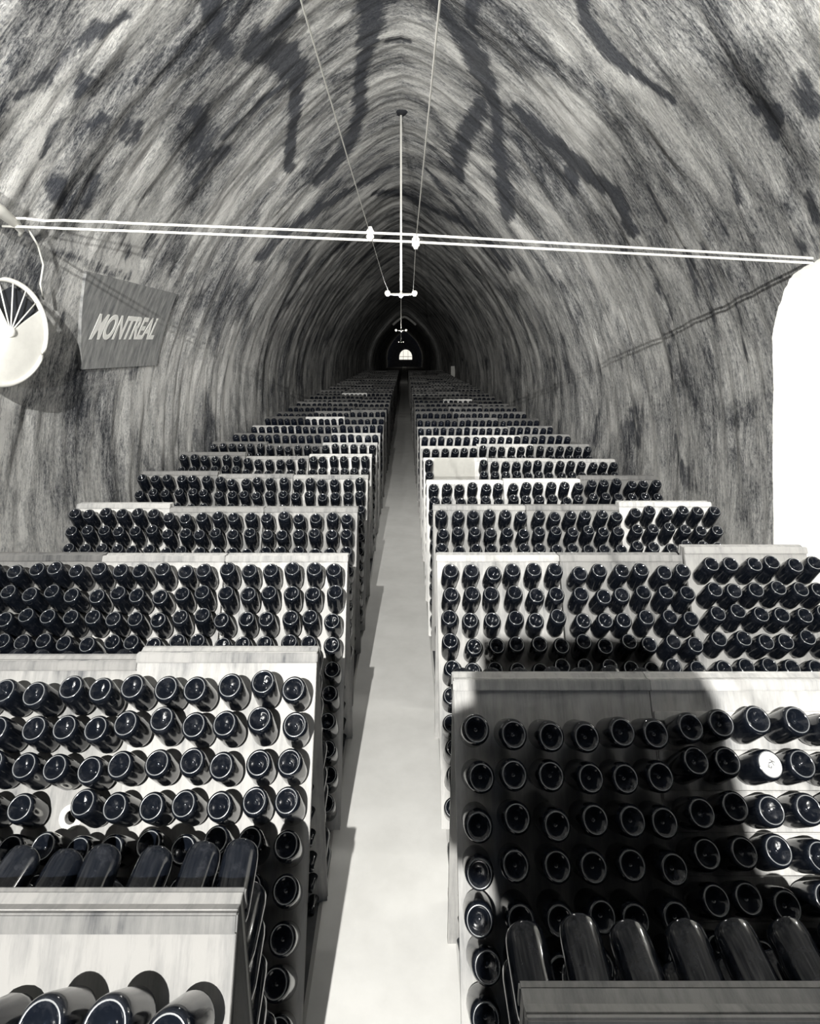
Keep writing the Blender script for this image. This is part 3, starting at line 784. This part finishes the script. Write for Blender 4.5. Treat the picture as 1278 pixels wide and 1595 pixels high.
# ------------------------------------------------------------------ cables, insulators, lamps
def wall_at(yy, h, side, off=0.0):
    p = on_wall_left(yy, h, off)
    if side > 0: p.x = 2*X0-p.x
    return p
CY = 4.20
for k, (zl, zm, zr) in enumerate(((3.594, 3.488, 3.333), (3.546, 3.444, 3.304))):
    A = wall_at(CY, zl, -1, 0.06); Bp = wall_at(CY, zr, 1, 0.03)
    pts = []
    for i in range(41):
        t = i/40; x = A.x+(Bp.x-A.x)*t
        z = zl+(zm-zl)*t*2 if t < .5 else zm+(zr-zm)*(t-.5)*2
        wob = 0.012*noise.noise((t*30, k*7.0, 0)) if t < 0.14 else 0
        pts.append((x, CY+0.02*k, z+wob))
    tag(tube('cross_cable', pts, 0.0085, m_wire), ('upper' if k == 0 else 'lower')+' white cable stretched across the gallery from wall to wall', 'cable', 'cables across the gallery')
IPROF = [(0.0, -0.045), (0.012, -0.045), (0.018, -0.03), (0.026, -0.022), (0.026, -0.008), (0.018, 0.0), (0.026, 0.008), (0.026, 0.022), (0.018, 0.032), (0.012, 0.05), (0.0, 0.05)]
V2, F2 = [], []; lathe_vf(V2, F2, IPROF, 20); ime = mesh('insulator', V2, F2, True); ime.materials.append(m_porc)
IX = ((-0.227, 3.488, 'left'), (0.0715, 3.436, 'right'))
for x, z, wd in IX:
    o = link('insulator', ime); o.location = (x, CY, z)
    tag(o, f'white porcelain insulator on the {wd} supply wire where the cables cross', 'insulator', 'insulators on the cross cables')
LY = 9.7
for (x, z, wd), xe in zip(IX, (-0.235, 0.12)):
    pts = [(x, -2.0, z+.01), (x, 1.0, z), (x, CY, z), (x+(xe-x)*.5, 7.0, z+0.02), (xe, LY, 3.60)]
    tag(tube('supply_wire', pts, 0.0024, m_wire), f'thin {wd} supply wire running along the gallery to the hanging lamp', 'wire', 'supply wires')
def pendant(yy, zl, label, scale=1.0, power=130):
    root = empty('pendant_lamp', (-0.058*yy/9.7, yy, zl)); tag(root, label, 'lamp', 'pendant lamps')
    top = 6.33-zl+0.02
    tube('stem', [(0, 0, 0), (0, 0, top)], 0.016*scale, m_wire, root, 10)
    tube('crossbar', [(-0.19, 0, 0.0), (0.19, 0, 0.0)], 0.016*scale, m_wire, root, 10)
    V2, F2 = [], []; lathe_vf(V2, F2, [(0, 0.03), (0.03, 0.02), (0.035, -0.01), (0.02, -0.045), (0, -0.05)], 16)
    link('boss', mesh('boss', V2, F2, True), m_wire, root)
    V2, F2 = [], []
    lathe_vf(V2, F2, [(0.17, -0.015), (0.15, -0.03), (0.06, -0.035), (0.0, -0.04)], 24)
    recess = link('recess_shade_plate', mesh('recess_shade_plate', V2, F2, True), m_dark, root); recess.location = (0.01, 0, top-0.02)  # dark plate standing in for the shaded recess at the stem top
    for sx in (-1, 1):
        V2, F2 = [], []; lathe_vf(V2, F2, [(0.0, 0.045), (0.025, 0.04), (0.04, 0.02), (0.042, 0.0), (0.034, -0.022), (0.018, -0.04), (0.0, -0.04)], 16)
        o = link('bulb', mesh('bulb', V2, F2, True), m_bulb, root); o.location = (sx*0.205, 0, 0.012)
    d = bpy.data.lights.new('bulb_light', 'POINT'); d.energy = power; d.color = WARM; d.shadow_soft_size = 0.05
    l = bpy.data.objects.new('bulb_light', d); C.objects.link(l); l.parent = root; l.location = (0, 0, -0.12)
    return root
pendant(LY, 3.59, 'white hanging lamp with two bulbs on a crossbar, nearest in the vault')
pendant(26.0, 3.58, 'small distant hanging lamp seen below the nearest one', 0.7, 12)
pendant(57.0, 3.58, 'tiny hanging lamp farthest down the gallery near the pale rib', 0.6, 12)
# cables drooping to the ventilator
pts = [wall_at(4.42, 3.60, -1, 0.09), wall_at(4.62, 3.52, -1, 0.08), wall_at(4.80, 3.40, -1, 0.07), wall_at(4.88, 3.26, -1, 0.06), wall_at(5.0, 3.15, -1, 0.06)]
tag(tube('drop_cable', pts, 0.007, m_wire), 'white cable dropping from the cross cables to the round ventilator', 'cable')
pts = [wall_at(3.6, 3.72, -1, 0.13), wall_at(4.0, 3.66, -1, 0.13), wall_at(4.25, 3.61, -1, 0.11), wall_at(4.34, 3.58, -1, 0.10), wall_at(4.36, 3.55, -1, 0.09)]
tag(tube('feed_cable', pts, [0.042, 0.040, 0.028, 0.018, 0.012], m_wire), 'thick white feed cable coming in along the upper left wall', 'cable')

# unseen lamp added to overexpose the side gallery mouth
sl = empty('side_gallery_fill', (3.62, 4.05, 2.9)); tag(sl, 'unseen bulb added to brighten the side gallery', 'lamp')
tube('side_fill_cord', [(0, 0, 0), (0, 0, 0.5)], 0.006, m_wire, sl, 6)
V2, F2 = [], []; lathe_vf(V2, F2, [(0, 0.02), (0.02, 0.0), (0.035, -0.05), (0.02, -0.085), (0, -0.09)], 16)
link('bulb', mesh('bulb', V2, F2, True), m_bulb, sl)  # bulb of the added side gallery fill
d = bpy.data.lights.new('side_fill', 'POINT'); d.energy = 75; d.color = WARM; d.shadow_soft_size = 0.06
l = bpy.data.objects.new('side_fill', d); C.objects.link(l); l.parent = sl; l.location = (0, 0, -0.16)

# unseen shadow caster behind the viewpoint, outline shaped to shade the right-hand rack
vc = empty('shadow_caster', (0.0, -1.0, 0)); tag(vc, 'unseen dark shape on legs behind the viewpoint, added to shade the right rack', 'camera')  # added shadow caster, not a camera
V2, F2 = [], []
out = [(-0.26, 2.2), (-0.26, 2.965), (-0.165, 2.965), (-0.175, 3.05), (-0.262, 3.06), (-0.27, 3.17), (-0.36, 3.2), (-0.36, 3.25), (-0.28, 3.28),
       (-0.29, 3.42), (0.035, 3.42), (0.11, 3.05), (0.30, 2.95), (0.40, 2.2)]
n3 = len(out)
for yy in (-0.12, 0.12):
    for x, z in out: V2.append((x, yy, z))
F2 = [tuple(range(n3)), tuple(range(2*n3-1, n3-1, -1))]+[(k, (k+1) % n3, n3+(k+1) % n3, n3+k) for k in range(n3)]
link('caster_outline', mesh('caster_outline', V2, F2), m_dark, vc)
for (x, yy) in ((-0.45, 0.25), (0.45, 0.25), (0.0, -0.5)):
    tube('caster_leg', [(x*0.2, yy*0.2, 2.25), (x, yy, 0.0)], 0.022, m_dark, vc, 8)
